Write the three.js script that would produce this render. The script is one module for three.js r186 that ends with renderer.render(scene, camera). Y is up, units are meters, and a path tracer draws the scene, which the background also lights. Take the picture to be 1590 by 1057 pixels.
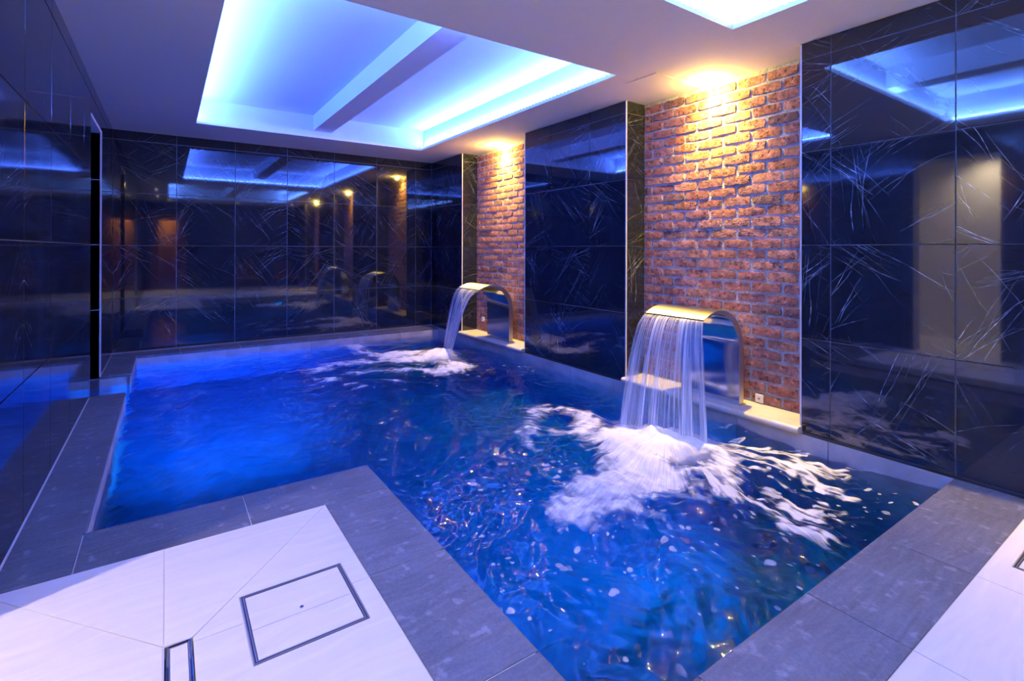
import * as THREE from 'three';
import { mergeGeometries, mergeVertices } from 'three/addons/utils/BufferGeometryUtils.js';
import { RoundedBoxGeometry } from 'three/addons/geometries/RoundedBoxGeometry.js';
import { RectAreaLightUniformsLib } from 'three/addons/lights/RectAreaLightUniformsLib.js';
RectAreaLightUniformsLib.init();

// ---------------------------------------------------------------- camera, exposure, light levels
// The room is measured with depth D along the pool (three.js z = -D), x across it, y up from the deck.
const scene = new THREE.Scene();
scene.background = new THREE.Color(0x000000);
const camera = new THREE.PerspectiveCamera(2 * Math.atan(528.5 / 783.3) * 180 / Math.PI, 1590 / 1057, 0.05, 100);
camera.position.set(0, 1.17, 0);
camera.rotation.order = 'YXZ';
camera.rotation.set(0.0021, -0.5998, 0.0025);
camera.setViewOffset(1590, 1057, 0, 143.5, 1590, 1057);
scene.add(camera);
const renderer = new THREE.WebGLRenderer({ antialias: true });
renderer.toneMapping = THREE.LinearToneMapping;
renderer.toneMappingExposure = 1.25;
renderer.shadowMap.enabled = true;

const LED_BLUE = new THREE.Color().setRGB(0.05, 0.14, 1.0), LED_BLUE_POWER = 720;      // cove over the pool
const LED_PALE = new THREE.Color().setRGB(0.08, 0.22, 1.0), LED_PALE_POWER = 900;      // cove over the deck
const SPOT_WARM = new THREE.Color().setRGB(1.0, 0.68, 0.13), SPOT_POWER = 31;          // brick niches
const DECK_WARM = new THREE.Color().setRGB(1.0, 0.8, 0.5), DECK_POWER = 2.9;             // deck downlights
const POOL_BLUE = new THREE.Color().setRGB(0.01, 0.34, 1.0), POOL_POWER = 75;           // underwater lamps

// ---------------------------------------------------------------- helpers
let seed = 7;
const rnd = () => { seed = (seed * 1664525 + 1013904223) >>> 0; return seed / 4294967296; };
const rr = (a, b) => a + (b - a) * rnd();
const clamp = (v, a = 0, b = 1) => Math.min(b, Math.max(a, v));
const sm = (a, b, v) => { const t = clamp((v - a) / (b - a)); return t * t * (3 - 2 * t); };
const lerp = (a, b, t) => a + (b - a) * t;
function hash(x, y, s) { let h = (x * 374761393 + y * 668265263 + s * 1442695041) | 0; h = Math.imul(h ^ (h >>> 13), 1274126177); return ((h ^ (h >>> 16)) >>> 0) / 4294967296; }
function vnoise(x, y, s = 0, px = 0, py = 0) {                      // value noise, optional period
  const xi = Math.floor(x), yi = Math.floor(y), fx = x - xi, fy = y - yi, u = fx * fx * (3 - 2 * fx), v = fy * fy * (3 - 2 * fy);
  const w = (a, p) => (p ? ((a % p) + p) % p : a);
  const x0 = w(xi, px), x1 = w(xi + 1, px), y0 = w(yi, py), y1 = w(yi + 1, py);
  return lerp(lerp(hash(x0, y0, s), hash(x1, y0, s), u), lerp(hash(x0, y1, s), hash(x1, y1, s), u), v);
}
function fbm(x, y, s = 0, oct = 4, px = 0, py = 0) {
  let a = 0.5, t = 0, n = 0;
  for (let i = 0; i < oct; i++) { t += a * vnoise(x, y, s + i * 17, px, py); n += a; a *= 0.5; x *= 2; y *= 2; px *= 2; py *= 2; }
  return t / n;
}
function tex(n, m, f, srgb, wrap = true) {                          // f(u, v) -> [r, g, b] (0..1) or a number
  const d = new Uint8Array(n * m * 4);
  for (let j = 0; j < m; j++) for (let i = 0; i < n; i++) {
    const c = f(i / n, j / m, i, j), k = (j * n + i) * 4;
    if (typeof c === 'number') { d[k] = d[k + 1] = d[k + 2] = clamp(c) * 255; } else { d[k] = clamp(c[0]) * 255; d[k + 1] = clamp(c[1]) * 255; d[k + 2] = clamp(c[2]) * 255; }
    d[k + 3] = 255;
  }
  const t = new THREE.DataTexture(d, n, m);
  t.magFilter = THREE.LinearFilter; t.minFilter = THREE.LinearMipmapLinearFilter; t.generateMipmaps = true;
  t.wrapS = t.wrapT = wrap ? THREE.RepeatWrapping : THREE.ClampToEdgeWrapping;
  if (srgb) t.colorSpace = THREE.SRGBColorSpace;
  t.needsUpdate = true;
  return t;
}
const lin = (r, g, b) => new THREE.Color().setRGB(r, g, b);
const std = (o) => new THREE.MeshStandardMaterial(o);
const phys = (o) => new THREE.MeshPhysicalMaterial(o);
const taken = {};
function numbered(n) { taken[n] = (taken[n] ?? -1) + 1; return taken[n] ? `${n}_${String(taken[n]).padStart(3, '0')}` : n; }
function group(name, label, category, opt = {}) {
  const g = new THREE.Group(); g.name = numbered(name); g.userData = { label, category };
  if (opt.group) g.userData.group = opt.group;
  if (opt.kind) g.userData.kind = opt.kind;
  if (opt.at) g.position.set(opt.at[0], opt.at[1], -opt.at[2]);
  scene.add(g); return g;
}
function mesh(name, geo, mat, parent, at, rot) {
  const m = new THREE.Mesh(geo, mat); m.name = name; m.castShadow = m.receiveShadow = true;
  if (at) m.position.set(at[0], at[1], -at[2]);
  if (rot) m.rotation.set(...rot);
  (parent || scene).add(m); return m;
}
function bx(x0, x1, y0, y1, d0, d1) {                               // box geometry in room coordinates
  const g = new THREE.BoxGeometry(x1 - x0, y1 - y0, d1 - d0); g.translate((x0 + x1) / 2, (y0 + y1) / 2, -(d0 + d1) / 2); return g;
}
function rbx(x0, x1, y0, y1, d0, d1, r = 0.003) {
  const g = new RoundedBoxGeometry(x1 - x0, y1 - y0, d1 - d0, 2, r); g.translate((x0 + x1) / 2, (y0 + y1) / 2, -(d0 + d1) / 2); return g;
}
// a flat piece with a chamfered front: centred in x and y, front at z = 0, going back t; uv in metres times k, shifted by (ou, ov)
const pieceCache = new Map();
function piece(w, h, t, c, k = 1, ou = 0, ov = 0, fu = 1, fv = 1) {
  const key = [w.toFixed(4), h.toFixed(4), t, c, k, ou, ov, fu, fv].join();
  if (pieceCache.has(key)) return pieceCache.get(key);
  const P = [], N = [], U = [], I = [];
  const ring = (iw, ih, z) => [[-iw / 2, -ih / 2, z], [iw / 2, -ih / 2, z], [iw / 2, ih / 2, z], [-iw / 2, ih / 2, z]];
  const f = ring(w - 2 * c, h - 2 * c, 0), m = ring(w, h, -c), b = ring(w, h, -t);
  const quad = (q) => {
    const a = new THREE.Vector3(...q[0]), e1 = new THREE.Vector3(...q[1]).sub(a), e2 = new THREE.Vector3(...q[3]).sub(a), n = e1.cross(e2).normalize(), s = P.length / 3;
    for (const p of q) { P.push(...p); N.push(n.x, n.y, n.z); U.push((fu * p[0] + w / 2) * k + ou, (fv * p[1] + h / 2) * k + ov); }
    I.push(s, s + 1, s + 2, s, s + 2, s + 3);
  };
  quad(f);
  for (let i = 0; i < 4; i++) { const j = (i + 1) % 4; quad([m[i], m[j], f[j], f[i]]); quad([b[i], b[j], m[j], m[i]]); }
  quad([b[3], b[2], b[1], b[0]]);
  const g = new THREE.BufferGeometry();
  g.setAttribute('position', new THREE.Float32BufferAttribute(P, 3)); g.setAttribute('normal', new THREE.Float32BufferAttribute(N, 3)); g.setAttribute('uv', new THREE.Float32BufferAttribute(U, 2)); g.setIndex(I);
  pieceCache.set(key, g); return g;
}
function uvMetres(g, k = 1) {                                       // box mapping of uv in metres
  const p = g.attributes.position, n = g.attributes.normal, u = new Float32Array(p.count * 2);
  for (let i = 0; i < p.count; i++) {
    const ax = Math.abs(n.getX(i)), ay = Math.abs(n.getY(i)), az = Math.abs(n.getZ(i));
    const [a, b] = ay >= ax && ay >= az ? [p.getX(i), p.getZ(i)] : ax >= az ? [p.getZ(i), p.getY(i)] : [p.getX(i), p.getY(i)];
    u[2 * i] = a * k; u[2 * i + 1] = b * k;
  }
  g.setAttribute('uv', new THREE.BufferAttribute(u, 2)); return g;
}

// ---------------------------------------------------------------- room measures (metres)
const XL = -0.496, XR = 3.346, XB = 3.574, DB = 7.08, CE = 2.485, DREAR = -3.0;
const JOINTS = [0.012, 0.607, 1.2, 1.79, 2.378, CE];                // horizontal tile joints on the walls
const OPEN = [5.14, 5.905, 2.225];                                  // water opening in the side wall: from, to, head
const DOOR = [1.47, 2.217, 2.2];                                    // doorway beside the deck
const WATER = -0.1, PB = -1.2, AL = -1.0;                           // AL: back of the water alcove behind the opening
const NICHE = [[1.622, 3.108], [4.634, 6.107], [-1.39, 0.096]];
const BLADE = [2.08, 5.05], BLADE_W = 0.5;

// ---------------------------------------------------------------- textures and materials
// Dark polished marble, 2.4 m of it: fans of hair-fine pale veins over a mottled charcoal ground.
const MARBLE_N = 2048, MARBLE_M = 2.4;
const marbleMap = (() => {
  const n = MARBLE_N, v = new Float32Array(n * n);
  const dab = (x, y, a) => {
    const xi = Math.floor(x), yi = Math.floor(y), fx = x - xi, fy = y - yi;
    for (const [dx, dy, w] of [[0, 0, (1 - fx) * (1 - fy)], [1, 0, fx * (1 - fy)], [0, 1, (1 - fx) * fy], [1, 1, fx * fy]]) {
      const k = (((yi + dy) % n + n) % n) * n + (((xi + dx) % n + n) % n); v[k] = Math.max(v[k], a * w * 1.6);
    }
  };
  const line = (x, y, ang, len, a, wide, bend) => {
    let w = 0; const s0 = rnd() * 100;
    for (let s = 0; s < len; s += 0.7) {
      const t = s / len, fade = Math.sin(Math.PI * clamp(t * 0.96 + 0.02)) ** 0.5;
      w += (vnoise(s * 0.035, s0) - 0.5) * 0.0035 + bend;
      const an = ang + w + (vnoise(s * 0.02, s0 + 9) - 0.5) * 0.3;
      x += Math.cos(an) * 0.7; y += Math.sin(an) * 0.7;
      const br = a * fade * (0.25 + 1.0 * vnoise(s * 0.05, s0 + 31) ** 1.5);
      const sx = -Math.sin(an), sy = Math.cos(an);
      dab(x, y, br); dab(x + sx * 0.8, y + sy * 0.8, br * 0.85);
      if (wide > 1) { dab(x - sx, y - sy, br * (wide - 1)); dab(x + sx * 1.8, y + sy * 1.8, br * (wide - 1)); }
    }
  };
  for (let gx = 0; gx < 4; gx++) for (let gy = 0; gy < 4; gy++) {
    const tilt = (rnd() < 0.5 ? 1 : -1) * rr(0.35, 1.1);
    for (let f = 0; f < 6; f++) {
      const ox = (gx + rnd()) * 512, oy = (gy + rnd()) * 512, a0 = tilt + rr(-0.25, 0.25) + (rnd() < 0.2 ? 1.4 : 0), m = 2 + Math.floor(rnd() * 5), str = rr(0.5, 1.15);
      for (let k = 0; k < m; k++) line(ox + rr(-70, 70), oy + rr(-70, 70), a0 + rr(-0.08, 0.08), rr(120, 480), str * rr(0.2, 0.8), rnd() < 0.15 ? 1.6 : 1, rr(-0.0002, 0.0002));
    }
    for (let k = 0; k < 12; k++) line((gx + rnd()) * 512, (gy + rnd()) * 512, tilt + rr(-0.7, 0.7), rr(20, 120), rr(0.06, 0.35), 1, 0);
  }
  return tex(n, n, (u, w, i, j) => {
    const c = fbm(u * 12, w * 12, 3, 5, 12, 12), f = fbm(u * 120, w * 120, 5, 2, 120, 120), k = fbm(u * 5, w * 5, 8, 3, 5, 5);
    const b = 0.113 + 0.014 * sm(0.3, 0.8, c) + 0.022 * (f - 0.5) + 0.008 * sm(0.4, 0.8, k), s = v[j * n + i];
    const q = Math.min(0.8, s * 0.9); return [b * 0.88 + q, b * 1.02 + q, b * 1.28 + q];
  }, true);
})();
const M = {};
M.marble = phys({ map: marbleMap, roughness: 0.04, ior: 1.72 });
M.marbleSatin = phys({ map: marbleMap, roughness: 0.07, ior: 1.7 });
M.grout = std({ color: lin(0.32, 0.33, 0.38), roughness: 0.8 });
M.black = std({ color: lin(0.02, 0.02, 0.024), roughness: 0.4 });

const plasterBump = tex(256, 256, (u, v) => fbm(u * 24, v * 24, 2, 4, 24, 24), false);
M.plaster = std({ color: lin(0.84, 0.82, 0.81), roughness: 0.9, bumpMap: plasterBump, bumpScale: 0.0006 });
M.coffer = std({ color: lin(0.8, 0.8, 0.82), roughness: 0.85 });

// dark slate coping: fine brushed grain running along the slab, with scuffs
const slateMap = tex(1024, 1024, (u, v) => {
  const g = fbm(u * 8 + v * 6, v * 90 + 6 * fbm(u * 4, v * 4, 9, 2, 4, 4), 11, 3), c = fbm(u * 6, v * 6, 4, 4, 6, 6), s = fbm(u * 150, v * 150, 13, 2, 150, 150);
  const w = sm(0.62, 0.85, fbm(u * 26 + 3 * v, v * 26, 21, 4)) * 0.12, b = 0.36 + 0.09 * (g - 0.5) + 0.09 * (c - 0.5) + 0.07 * (s - 0.5) + w;
  return [b, b * 0.99, b * 1.0];
}, true);
const slateBump = tex(512, 512, (u, v) => fbm(u * 6 + v * 3, v * 70 + 5 * fbm(u * 4, v * 4, 9, 2, 4, 4), 11, 4), false);
M.slate = std({ map: slateMap, roughness: 0.55, bumpMap: slateBump, bumpScale: 0.0012 });
// pale porcelain deck tile with a shallow combed grain
const paleMap = tex(1024, 1024, (u, v) => {
  const g = fbm(u * 5 + v * 4, v * 60 + 7 * fbm(u * 3, v * 3, 19, 2, 3, 3), 23, 3), c = fbm(u * 5, v * 5, 31, 4, 5, 5), b = 0.87 + 0.05 * (g - 0.5) + 0.04 * (c - 0.5);
  return [b, b * 0.985, b * 0.965];
}, true);
const paleBump = tex(512, 512, (u, v) => fbm(u * 5 + v * 4, v * 60 + 7 * fbm(u * 3, v * 3, 19, 2, 3, 3), 23, 4), false);
M.pale = std({ map: paleMap, roughness: 0.5, bumpMap: paleBump, bumpScale: 0.001 });
M.paleGrout = std({ color: lin(0.62, 0.58, 0.52), roughness: 0.9 });
const basinMap = tex(512, 512, (u, v) => { const c = fbm(u * 9, v * 9, 41, 5, 9, 9), b = 0.66 + 0.2 * (c - 0.5); return [b, b * 0.97, b * 0.95]; }, true);
M.basin = std({ map: basinMap, roughness: 0.55 });
const beigeMap = tex(512, 512, (u, v) => { const c = fbm(u * 7, v * 7, 51, 5, 7, 7), f = fbm(u * 60, v * 60, 52, 2, 60, 60), b = 0.83 + 0.12 * (c - 0.5) + 0.06 * (f - 0.5); return [b, b * 0.94, b * 0.84]; }, true);
M.sill = phys({ map: beigeMap, roughness: 0.32 });
M.steel = std({ color: lin(0.62, 0.62, 0.63), metalness: 1, roughness: 0.09 });
M.combed = phys({ color: lin(0.66, 0.65, 0.63), metalness: 1, roughness: 0.5, anisotropy: 0.95 });
const brushed = tex(256, 256, (u, v) => vnoise(u * 3, v * 200, 61, 3, 200), false);
M.brushed = std({ color: lin(0.6, 0.6, 0.62), metalness: 1, roughness: 0.4, bumpMap: brushed, bumpScale: 0.00008 });
M.trim = std({ color: lin(0.8, 0.78, 0.76), metalness: 0.25, roughness: 0.35 });
M.darkSteel = std({ color: lin(0.33, 0.31, 0.32), metalness: 0.8, roughness: 0.5 });
M.white = std({ color: lin(0.8, 0.8, 0.8), roughness: 0.45 });
// brick faces: gritty, pitted, a few soot-dark patches
const brickMap = tex(1024, 512, (u, v) => {
  const c = fbm(u * 16, v * 8, 71, 5, 16, 8), f = fbm(u * 180, v * 90, 72, 2, 180, 90), k = sm(0.6, 0.78, fbm(u * 22, v * 11, 73, 4, 22, 11)), w = sm(0.63, 0.8, fbm(u * 30, v * 15, 74, 4, 30, 15));
  const b = 0.78 + 0.5 * (c - 0.5) + 0.3 * (f - 0.5);
  return [clamp(b * (1 - 0.42 * k) + 0.1 * w), clamp(b * (1 - 0.45 * k) + 0.12 * w), clamp(b * (1 - 0.42 * k) + 0.14 * w)];
}, true);
const brickBump = tex(1024, 512, (u, v) => 0.6 * fbm(u * 60, v * 30, 75, 4, 60, 30) + 0.4 * (1 - sm(0.55, 0.72, fbm(u * 34, v * 17, 76, 3, 34, 17))), false);
const BRICK_TONES = [[0.56, 0.21, 0.12], [0.48, 0.17, 0.1], [0.62, 0.27, 0.165], [0.52, 0.22, 0.15], [0.42, 0.17, 0.13], [0.27, 0.13, 0.11], [0.58, 0.25, 0.13]];
M.bricks = BRICK_TONES.map((c) => std({ color: lin(...c), map: brickMap, roughness: 0.9, bumpMap: brickBump, bumpScale: 0.005 }));
const mortarMap = tex(512, 512, (u, v) => { const f = fbm(u * 90, v * 90, 81, 3, 90, 90), c = fbm(u * 9, v * 9, 82, 3, 9, 9); return 0.62 + 0.3 * (f - 0.5) + 0.2 * (c - 0.5); }, true);
M.mortar = std({ color: lin(0.95, 0.93, 0.9), map: mortarMap, roughness: 0.95, bumpMap: tex(512, 512, (u, v) => fbm(u * 70, v * 70, 83, 3, 70, 70), false), bumpScale: 0.004 });
const glow = (c, k) => std({ color: lin(0.02, 0.02, 0.02), emissive: c, emissiveIntensity: k, roughness: 0.5 });
M.ledBlue = glow(lin(0.6, 0.8, 1), 3); M.ledPale = glow(lin(0.85, 0.92, 1), 3); M.lampWarm = glow(lin(1, 0.8, 0.4), 90); M.lampDeck = glow(lin(1, 0.88, 0.7), 16); M.lampPool = glow(lin(0.1, 0.4, 1), 1);
const wood = tex(256, 512, (u, v) => { const g = fbm(u * 26, v * 3, 91, 4, 26, 3); return [0.5 + 0.25 * (g - 0.5), 0.3 + 0.2 * (g - 0.5), 0.16 + 0.12 * (g - 0.5)]; }, true);
M.wood = std({ map: wood, roughness: 0.5 });

// ---------------------------------------------------------------- wall building blocks
// tiles on a wall face: columns and rows of joints; facing 'back' (+z), 'away' (-z), 'right' (faces -x) or 'left' (faces +x)
const GAP = 0.0046, TT = 0.01;
function tileFace(parent, facing, plane, cols, rows, mat = M.marble) {
  for (let i = 0; i + 1 < cols.length; i++) for (let j = 0; j + 1 < rows.length; j++) {
    const a = Math.min(cols[i], cols[i + 1]), b = Math.max(cols[i], cols[i + 1]), w = b - a - GAP, h = rows[j + 1] - rows[j] - GAP;
    if (w < 0.01 || h < 0.01) continue;
    const ou = Math.floor(rnd() * 4) / 4, ov = Math.floor(rnd() * 4) / 4, g = piece(w, h, TT, 0.0012, 1 / MARBLE_M, ou, ov, rnd() < 0.5 ? 1 : -1, 1);
    const c = (a + b) / 2, y = (rows[j] + rows[j + 1]) / 2;
    const p = facing === 'back' || facing === 'away' ? [c, y, plane] : [plane, y, c];
    mesh('tile', g, mat, parent, p, [0, { back: 0, away: Math.PI, right: -Math.PI / 2, left: Math.PI / 2 }[facing], 0]);
  }
}

// ---------------------------------------------------------------- back wall
const wallBack = group('wall_back', 'dark veined marble tile wall at the far end of the pool', 'wall', { kind: 'structure' });
mesh('backing', bx(XL - 0.25, XR + 0.45, -1.3, CE + 0.05, DB + TT - 0.002, DB + 0.2), M.grout, wallBack);
tileFace(wallBack, 'back', DB, [XL, 0.091, 0.694, 1.292, 1.89, 2.486, 3.087, XR], JOINTS);

// ---------------------------------------------------------------- side wall with the water opening and the deck doorway
const wallLeft = group('wall_left', 'dark veined marble tile wall with a narrow tall opening over the water', 'wall', { kind: 'structure' });
const LB0 = XL - 0.2, LB1 = XL - TT + 0.002;
for (const [d0, d1, y0, y1] of [[DREAR - 0.15, DOOR[0], -0.3, CE + 0.03], [DOOR[1], OPEN[0], -1.25, CE + 0.03], [OPEN[1], DB + 0.1, -1.25, CE + 0.03], [DOOR[0], DOOR[1], DOOR[2], CE + 0.03], [OPEN[0], OPEN[1], OPEN[2], CE + 0.03]])
  mesh('backing', bx(LB0, LB1, y0, y1, d0, d1), M.grout, wallLeft);
const leftCols = [2.217, 2.31, 2.91, 3.505, 4.13, 4.745, OPEN[0]];
tileFace(wallLeft, 'left', XL, leftCols, JOINTS, M.marbleSatin);
tileFace(wallLeft, 'left', XL, [OPEN[1], 6.51, DB], JOINTS, M.marbleSatin);
tileFace(wallLeft, 'left', XL, [OPEN[0], 5.36, OPEN[1]], [OPEN[2], 2.378, CE], M.marbleSatin);
tileFace(wallLeft, 'left', XL, [DREAR, -2.3, -1.7, -1.1, -0.5, 0.1, 0.7, 1.3, DOOR[0]], JOINTS, M.marbleSatin);
tileFace(wallLeft, 'left', XL, [DOOR[0], DOOR[1]], [DOOR[2], CE], M.marbleSatin);
tileFace(wallLeft, 'left', AL, [OPEN[0], OPEN[1]], [-0.02, 0.607, 1.2, 1.79, OPEN[2]], M.marbleSatin);
for (const b of [[AL - 0.1, AL - TT + 0.002, -1.25, OPEN[2] + 0.1, OPEN[0] - 0.1, OPEN[1] + 0.1], [AL, LB0, -1.25, OPEN[2] + 0.1, OPEN[0] - 0.1, OPEN[0] - 0.012], [AL, LB0, -1.25, OPEN[2] + 0.1, OPEN[1] + 0.012, OPEN[1] + 0.1], [AL, LB0, OPEN[2], OPEN[2] + 0.1, OPEN[0] - 0.1, OPEN[1] + 0.1]]) mesh('backing', bx(...b), M.grout, wallLeft);
tileFace(wallLeft, 'back', OPEN[1], [AL, XL], [-0.02, 0.607, 1.2, 1.79, OPEN[2]]);
tileFace(wallLeft, 'away', OPEN[0], [AL, XL], [-0.02, 0.607, 1.2, 1.79, OPEN[2]]);
mesh('lintel_soffit', bx(AL, XL, OPEN[2] - 0.012, OPEN[2], OPEN[0], OPEN[1]), M.plaster, wallLeft);
mesh('metal_edge', bx(XL - 0.01, XL + 0.003, 0, OPEN[2], OPEN[1] - 0.004, OPEN[1] + 0.012), M.trim, wallLeft);
mesh('metal_edge', bx(XL - 0.01, XL + 0.003, OPEN[2] - 0.004, OPEN[2] + 0.008, OPEN[0], OPEN[1] + 0.012), M.trim, wallLeft);

// ---------------------------------------------------------------- wall with the brick niches
const wallRight = group('wall_right', 'dark polished marble tile piers between the brick niches', 'wall', { kind: 'structure' });
const PIERS = [[NICHE[1][1], DB + 0.1, [NICHE[1][1], 6.69, DB]], [NICHE[0][1], NICHE[1][0], [NICHE[0][1], 3.574, 4.164, NICHE[1][0]]], [NICHE[2][1], NICHE[0][0], [NICHE[2][1], 0.26, 0.853, 1.446, NICHE[0][0]]], [DREAR - 0.15, NICHE[2][0], [DREAR, -2.75, -2.15, -1.55, NICHE[2][0]]]];
for (const [d0, d1, cols] of PIERS) {
  mesh('backing', bx(XR + TT - 0.002, XB + 0.2, -0.3, CE + 0.03, d0 + (d0 > DREAR ? TT - 0.002 : 0), d1 - (d1 < DB ? TT - 0.002 : 0)), M.grout, wallRight);
  tileFace(wallRight, 'right', XR, cols, JOINTS);
  if (d0 > DREAR) {
    tileFace(wallRight, 'back', d0, [XR, XB + 0.014], JOINTS, M.marbleSatin);
    mesh('metal_edge', bx(XR - 0.003, XR + 0.007, 0.045, CE, d0 - 0.003, d0 + 0.007), M.trim, wallRight);
  }
  if (d1 < DB) {
    tileFace(wallRight, 'away', d1, [XR, XB + 0.014], JOINTS, M.marbleSatin);
    mesh('metal_edge', bx(XR - 0.003, XR + 0.007, 0.045, CE, d1 - 0.007, d1 + 0.003), M.trim, wallRight);
  }
}
mesh('skirting', bx(XR - 0.012, XR + 0.01, 0, 0.015, NICHE[2][1], NICHE[0][0] - 0.02), M.black, wallRight);
mesh('skirting', bx(XR - 0.012, XR + 0.01, 0, 0.015, NICHE[0][1] + 0.02, NICHE[1][0] - 0.02), M.black, wallRight);
mesh('skirting', bx(XR - 0.012, XR + 0.01, 0, 0.015, NICHE[1][1] + 0.02, DB - 0.27), M.black, wallRight);

// ---------------------------------------------------------------- bricks
const BRICK_L = 0.216, BRICK_H = 0.066, PITCH_L = 0.231, PITCH_H = 0.0803;
function brickGeometry(len, v) {                                    // front at z = 0, uneven outline and face, 40 triangles
  const nx = 5, ny = 3, P = [], U = [], I = [], ou = hash(v, 1, 5), ov = hash(v, 2, 5), rim = [];
  const R = (i, k) => hash(v * 37 + i, k, 9) - 0.5;
  for (let j = 0; j < ny; j++) for (let i = 0; i < nx; i++) {
    const ex = i === 0 || i === nx - 1, ey = j === 0 || j === ny - 1, id = j * nx + i;
    let x = (i / (nx - 1) - 0.5) * len, y = (j / (ny - 1) - 0.5) * BRICK_H;
    if (ex) x *= 1 - (ey ? 0.05 : 0.022); else x += R(id, 3) * 0.02;
    if (ey) y *= ex ? 0.84 : 0.95;
    x += R(id, 1) * 0.006; y += R(id, 2) * (ey ? 0.008 : 0.012);
    P.push(x, y, ex || ey ? -0.0022 + R(id, 4) * 0.003 : R(id, 5) * 0.0035); U.push((x + 0.12) / 0.5 + ou, (y + 0.04) / 0.25 + ov);
  }
  for (let j = 0; j < ny - 1; j++) for (let i = 0; i < nx - 1; i++) { const a = j * nx + i; I.push(a, a + 1, a + nx + 1, a, a + nx + 1, a + nx); }
  for (let i = 0; i < nx - 1; i++) rim.push(i);
  for (let j = 0; j < ny - 1; j++) rim.push(j * nx + nx - 1);
  for (let i = nx - 1; i > 0; i--) rim.push((ny - 1) * nx + i);
  for (let j = ny - 1; j > 0; j--) rim.push(j * nx);
  const top = P.length / 3;
  for (const r of rim) { P.push(P[3 * r], P[3 * r + 1], P[3 * r + 2]); U.push(U[2 * r], U[2 * r + 1]); }
  const base = P.length / 3;
  for (const r of rim) { const x = P[3 * r], y = P[3 * r + 1]; P.push(x * 1.02, y * 1.06, -0.03); U.push(U[2 * r] + 0.05, U[2 * r + 1] + 0.05); }
  for (let k = 0; k < rim.length; k++) { const l = (k + 1) % rim.length; I.push(top + l, top + k, base + k, top + l, base + k, base + l); }
  const g = new THREE.BufferGeometry();
  g.setAttribute('position', new THREE.Float32BufferAttribute(P, 3)); g.setAttribute('uv', new THREE.Float32BufferAttribute(U, 2)); g.setIndex(I); g.computeVertexNormals();
  return g;
}
const brickGeos = new Map();
function brickWall(label, d0, d1) {
  const w = group('wall_niche', label, 'wall', { kind: 'structure' });
  mesh('mortar', uvMetres(bx(XB + 0.0095, XB + 0.2, -0.3, CE + 0.02, d0, d1), 2), M.mortar, w);
  for (let r = 0; r < 31; r++) {
    const y = 0.05 + PITCH_H * (r + 0.5);
    if (y > CE + 0.01) break;
    let d = d0 - (r % 2 ? PITCH_L / 2 : 0) + 0.012;
    while (d < d1 - 0.02) {
      const a = Math.max(d, d0 + 0.006), b = Math.min(d + BRICK_L, d1 - 0.006);
      if (b - a > 0.03) {
        const len = Math.round((b - a) * 200) / 200, v = Math.floor(rnd() * 14), key = len + ':' + v;
        if (!brickGeos.has(key)) brickGeos.set(key, brickGeometry(len, v));
        const t = rnd(), mt = M.bricks[t < 0.07 ? 5 : Math.floor(rnd() * 5) % 7 === 4 && t > 0.5 ? 6 : Math.floor(rnd() * 5)];
        const m = mesh('brick', brickGeos.get(key), mt, w, [XB + rr(-0.003, 0.004), y + rr(-0.0025, 0.0025), (a + b) / 2], [0, -Math.PI / 2, rr(-0.012, 0.012)]);
        if (rnd() < 0.5) m.rotateZ(Math.PI);
      }
      d += PITCH_L;
    }
  }
  return w;
}
brickWall('rough red brick niche wall behind the nearer waterfall spout', ...NICHE[0]);
brickWall('rough red brick niche wall behind the farther waterfall spout', ...NICHE[1]);
brickWall('rough red brick niche wall beside the deck', ...NICHE[2]);

// ---------------------------------------------------------------- floor: deck body, pale tiles and slate coping
const floor = group('floor', 'pale porcelain deck with dark slate coping round the pool', 'floor', { kind: 'structure' });
const PX = 0.9, PD1 = 2.7, PD0 = 0.857, PL = -0.272, PF = 6.81, LC = 5.155;     // pool edges
for (const [x0, x1, d0, d1] of [[XL - 0.25, -0.003, DREAR - 0.15, PD1 - 0.012], [0.068, PX - 0.012, DREAR - 0.15, PD1 - 0.012], [-0.003, 0.068, 1.797, PD1 - 0.012], [-0.003, 0.068, DREAR - 0.15, 1.0]]) mesh('deck_body', bx(x0, x1, PB - 0.1, -0.0028, d0, d1), M.paleGrout, floor);
mesh('deck_body', bx(-0.003, 0.068, PB - 0.1, -0.036, 1.0, 1.797), M.black, floor);
mesh('deck_body', bx(PX - 0.012, XB + 0.2, PB - 0.1, -0.0028, DREAR - 0.15, PD0 - 0.012), M.paleGrout, floor);
mesh('deck_body', bx(XL - 0.02, PL - 0.012, PB - 0.1, -0.0028, PD1 - 0.012, LC - 0.012), M.paleGrout, floor);
mesh('deck_body', bx(XL - 0.02, PL - 0.012, PB - 0.1, -0.0028, OPEN[1] + 0.012, DB + 0.1), M.paleGrout, floor);
mesh('deck_body', bx(PL - 0.012, XR + 0.1, PB - 0.1, -0.0028, PF + 0.012, DB + 0.1), M.paleGrout, floor);
function slab(x0, x1, d0, d1, mat = M.slate, name = 'coping_slab', turn = false) {
  const g = piece(x1 - x0 - 0.0035, d1 - d0 - 0.0035, 0.024, 0.0014, 1, Math.floor(rnd() * 8) / 8, Math.floor(rnd() * 8) / 8);
  mesh(name, g, mat, floor, [(x0 + x1) / 2, 0, (d0 + d1) / 2], [-Math.PI / 2, 0, 0]);
}
const DC = 2.385, XC = 0.6, RC = 0.556;
for (const [a, b] of [[XL, -0.278], [-0.278, 0.3], [0.3, PX]]) slab(a, b, DC, PD1);
for (const [a, b] of [[1.778, DC], [1.171, 1.778], [0.564, 1.171]]) slab(XC, PX, a, b);
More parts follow.
